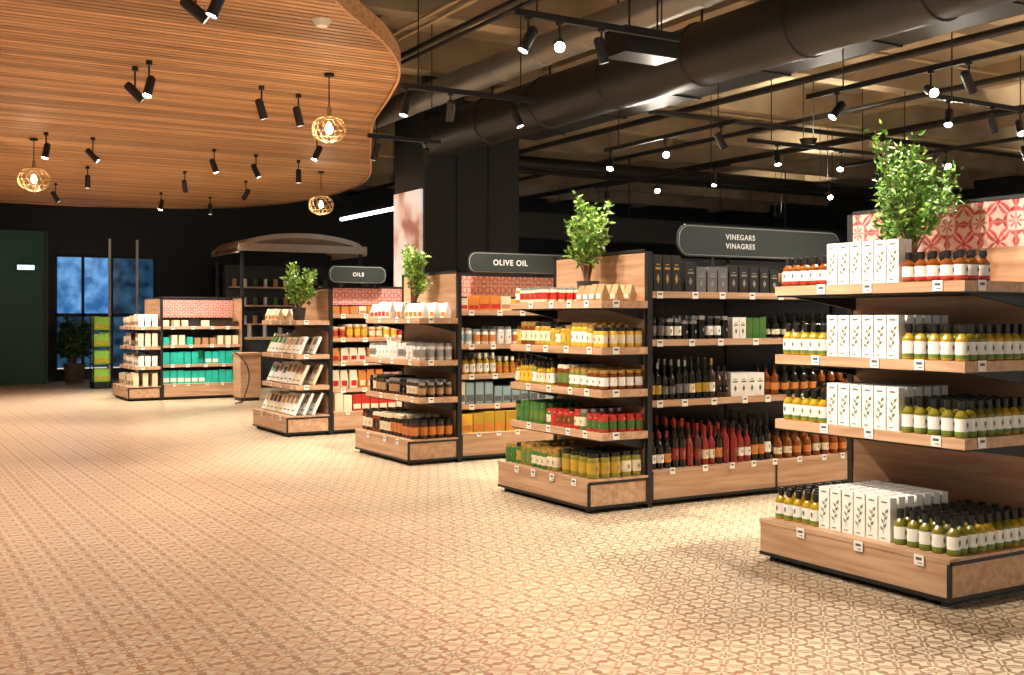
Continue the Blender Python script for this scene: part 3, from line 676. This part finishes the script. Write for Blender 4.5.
# ------------------------------------------------------------------ plants
LF1=mat('leaf_green',(0.09,0.22,0.03),.45,var=.3,scale=20); LF2=mat('leaf_bright',(0.26,0.42,0.07),.45,var=.25,scale=20); STM=mat('stem_brown',(0.24,0.11,0.07),.6)
LFD=mat('leaf_dark',(0.02,0.06,0.025),.45)
POT=mat('pot_charcoal',(0.04,0.04,0.04),.5); SOIL=mat('potting_soil',(0.03,0.018,0.01),.9)
def plant(x,y,z,R,H,n,pot_h=.16,pot_r=.09,ls=.05,name='potted_plant',lm=(LF1,LF2,LF2),pot=POT,lo=.38,wide=.6):
    b=MB()
    b.lathe([(.001,0,pot),(pot_r*.75,0,pot),(pot_r,pot_h,pot),(pot_r*.9,pot_h,pot),(pot_r*.88,pot_h-.02,SOIL),(.001,pot_h-.02,None)],(x,y,z),18)
    base=Vector((x,y,z+pot_h-.02)); tips=[]
    for k in range(34):
        a=random.uniform(0,2*math.pi); t=random.uniform(lo,1.0)
        rr=R*random.uniform(.3,1.0)*(wide+(1-wide)*math.sin(math.pi*min(1,t*.75+.1))); hh=H*t*random.uniform(.86,1.0)*(1-.12*(rr/R)**2)
        mid=base+Vector((rr*.4*math.cos(a),rr*.4*math.sin(a),hh*.5)); tip=base+Vector((rr*math.cos(a),rr*math.sin(a),hh))
        b.tube(base+Vector((random.uniform(-.02,.02),random.uniform(-.02,.02),0)),mid,.006,STM,5,.004,caps=False); b.tube(mid,tip,.004,STM,5,.0015,caps=False)
        tips.append((mid,tip))
    for i in range(n):
        mid,tip=random.choice(tips); t=random.random()**.6
        p=mid.lerp(tip,t)+Vector([max(-.2*R,min(.2*R,random.gauss(0,R*.10))) for _ in range(3)])
        d=Vector((random.gauss(0,1),random.gauss(0,1),random.gauss(.5,.7))).normalized()
        s=d.cross(Vector((random.gauss(0,1),random.gauss(0,1),random.gauss(0,1)))).normalized(); nrm=d.cross(s)
        L=ls*random.uniform(.7,1.25); W=L*.22
        vs=[p,p+d*L*.4+s*W,p+d*L-nrm*L*.12,p+d*L*.4-s*W,p+d*L*.45+nrm*L*.06]
        b.add([tuple(v) for v in vs],[(0,1,4),(1,2,4),(2,3,4),(3,0,4)],random.choice(lm))
    return b.obj(name)
plant(5.11,4.20,1.642,.26,.84,2500,ls=.046,pot_r=.07,lm=(LF1,LF1,LF2),lo=.22,wide=.95)
plant(4.96,7.19,1.582,.20,.70,1500,ls=.055,lo=.3,wide=.95)
plant(4.97,10.4,1.452,.16,.66,1100,ls=.055,lo=.3,wide=.95)
plant(4.77,13.32,1.422,.21,.62,1300,ls=.07,lo=.25,wide=.95)
plant(4.15,26.3,0,.4,.95,1200,.42,.24,.2,'floor_planter',(LFD,LFD,LF1),mat('planter_stone',(0.14,0.13,0.12),.6))

# ------------------------------------------------------------------ background fixtures
e=empty('snack_display_stand',(4.2,23.9,0)); b=MB()
b.box(4.10,4.46,23.7,24.1,0,.12,BLK)
for z in (.12,.48,.84,1.18): b.box(4.10,4.46,23.7,24.1,z,z+.02,BLK)
for (xx,yy) in ((4.10,23.7),(4.44,23.7),(4.10,24.08),(4.44,24.08)): b.box(xx,xx+.02,yy,yy+.02,0,1.5,BLK)
b.obj('stand_frame',e); b=MB()
for z in (.141,.501,.861,1.201): grid('',bag,4.18,4.38,23.77,24.0,z,.1,.1,'y',into=b,w=.1,h=.28,body=LIME,acc=[YEL,GRE])
b.obj('snack_bags',e)
e=empty('wooden_podium',(5.88,19.1,0))
b=MB(); b.box(5.72,6.04,18.9,19.3,0,.06,BLK); b.box(5.70,6.06,18.88,19.32,.06,.80,W_X); b.box(5.68,6.08,18.86,19.34,.80,.84,W_X); b.obj('podium_body',e)
b=MB(); pts=[(5.58+.18*math.sin(i*.35),18.82-.05*i,.84-.83*min(1,(i/9)**1.3)+.012) for i in range(14)]
for p,q in zip(pts,pts[1:]): b.tube(p,q,.012,BLK,6)
b.obj('power_cable',e)
e=empty('kiosk_canopy',(8.0,22.5,0)); b=MB(); BEI=mat('canopy_beige',(0.42,0.34,0.26),.5)
pts=[(6.6+2.8*i/16,2.88+.34*math.sin(math.pi*min(1,max(0,i/16)))**.45) for i in range(17)]
for i in range(16):
    (xa,za),(xb,zb)=pts[i],pts[i+1]
    b.add([(xa,22,za),(xb,22,zb),(xb,24,zb),(xa,24,za),(xa,22,za-.1),(xb,22,zb-.1),(xb,24,zb-.1),(xa,24,za-.1)],[(0,1,2,3),(4,7,6,5),(0,4,5,1),(3,2,6,7)],BEI,False)
b.box(6.6,9.4,21.98,22.02,2.82,2.98,BEI)
for xx in (6.7,9.3):
    for yy in (22.1,23.9): b.box(xx-.03,xx+.03,yy-.03,yy+.03,0,2.9,BLK)
b.obj('canopy_roof',e)
b=MB(); b.box(6.8,9.2,22.3,22.8,0,1.0,NAVY); b.box(6.75,9.25,22.25,22.85,1.0,1.05,W_X)
for k in range(7): b.tube((7.0+k*.33,22.55,1.05),(7.0+k*.33,22.55,1.3),.05,SIL,10)
b.box(6.8,9.2,23.6,23.8,0,2.6,NAVY)
for z in (1.3,1.7,2.1):
    b.box(6.85,9.15,23.35,23.6,z,z+.03,W_X)
    for k in range(10): b.tube((6.95+k*.23,23.47,z+.03),(6.95+k*.23,23.47,z+.2),.05,random.choice((SIL,CRM,BRN,GRE)),8)
b.obj('service_counter',e)
for (xa,xb) in ((7.6,12.0),(12.4,17.0),(17.4,23)):
    b=MB(); b.box(xa,xb,27.1,27.45,0,2.7,BLK2)
    z=.3
    while z<2.6: b.box(xa,xb,26.85,27.1,z,z+.03,BLK2); z+=.45
    x=xa
    while x<=xb: b.box(x,x+.03,26.85,27.1,0,2.7,BLK); x+=1.1
    z=.331
    while z<2.4:
        grid('',cbox,xa+.15,xb-.15,26.9,26.9,z,.17,.1,'y',into=b,w=.13,d=.12,h=.25,body=[DBR,GRY,BLKP,DKG,BRN],ink=None,drop=.2); z+=.45
    b.obj('wall_shelving')
b=MB()
b.box(9.7,23,18.6,18.9,3.05,3.55,NAVY)
for xx in (9.8,14,18.5,22.8): b.tube((xx,18.75,3.5),(xx,18.75,RH),.015,BLK,6)
b.obj('hanging_bulkhead')
b=MB(); b.box(5.0,5.05,26.9,26.96,0,3.3,WHITE); b.box(5.62,5.67,26.9,26.96,0,3.3,WHITE); b.obj('white_posts')

# ------------------------------------------------------------------ world + camera
w=bpy.data.worlds.new('World'); sc.world=w; w.use_nodes=True
w.node_tree.nodes['Background'].inputs[0].default_value=(1.0,0.9,0.78,1); w.node_tree.nodes['Background'].inputs[1].default_value=0.55
cam=bpy.data.cameras.new('Camera'); co=bpy.data.objects.new('Camera',cam); COL.objects.link(co)
co.location=(0,0,CAMH); co.rotation_euler=(math.pi/2,0,math.radians(-30.66))
cam.sensor_width=36; cam.lens=1100/1024*36; cam.shift_y=-19.5/1024; cam.clip_end=200
sc.camera=co
sc.view_settings.view_transform='Standard'; sc.view_settings.look='None'; sc.view_settings.exposure=0.38
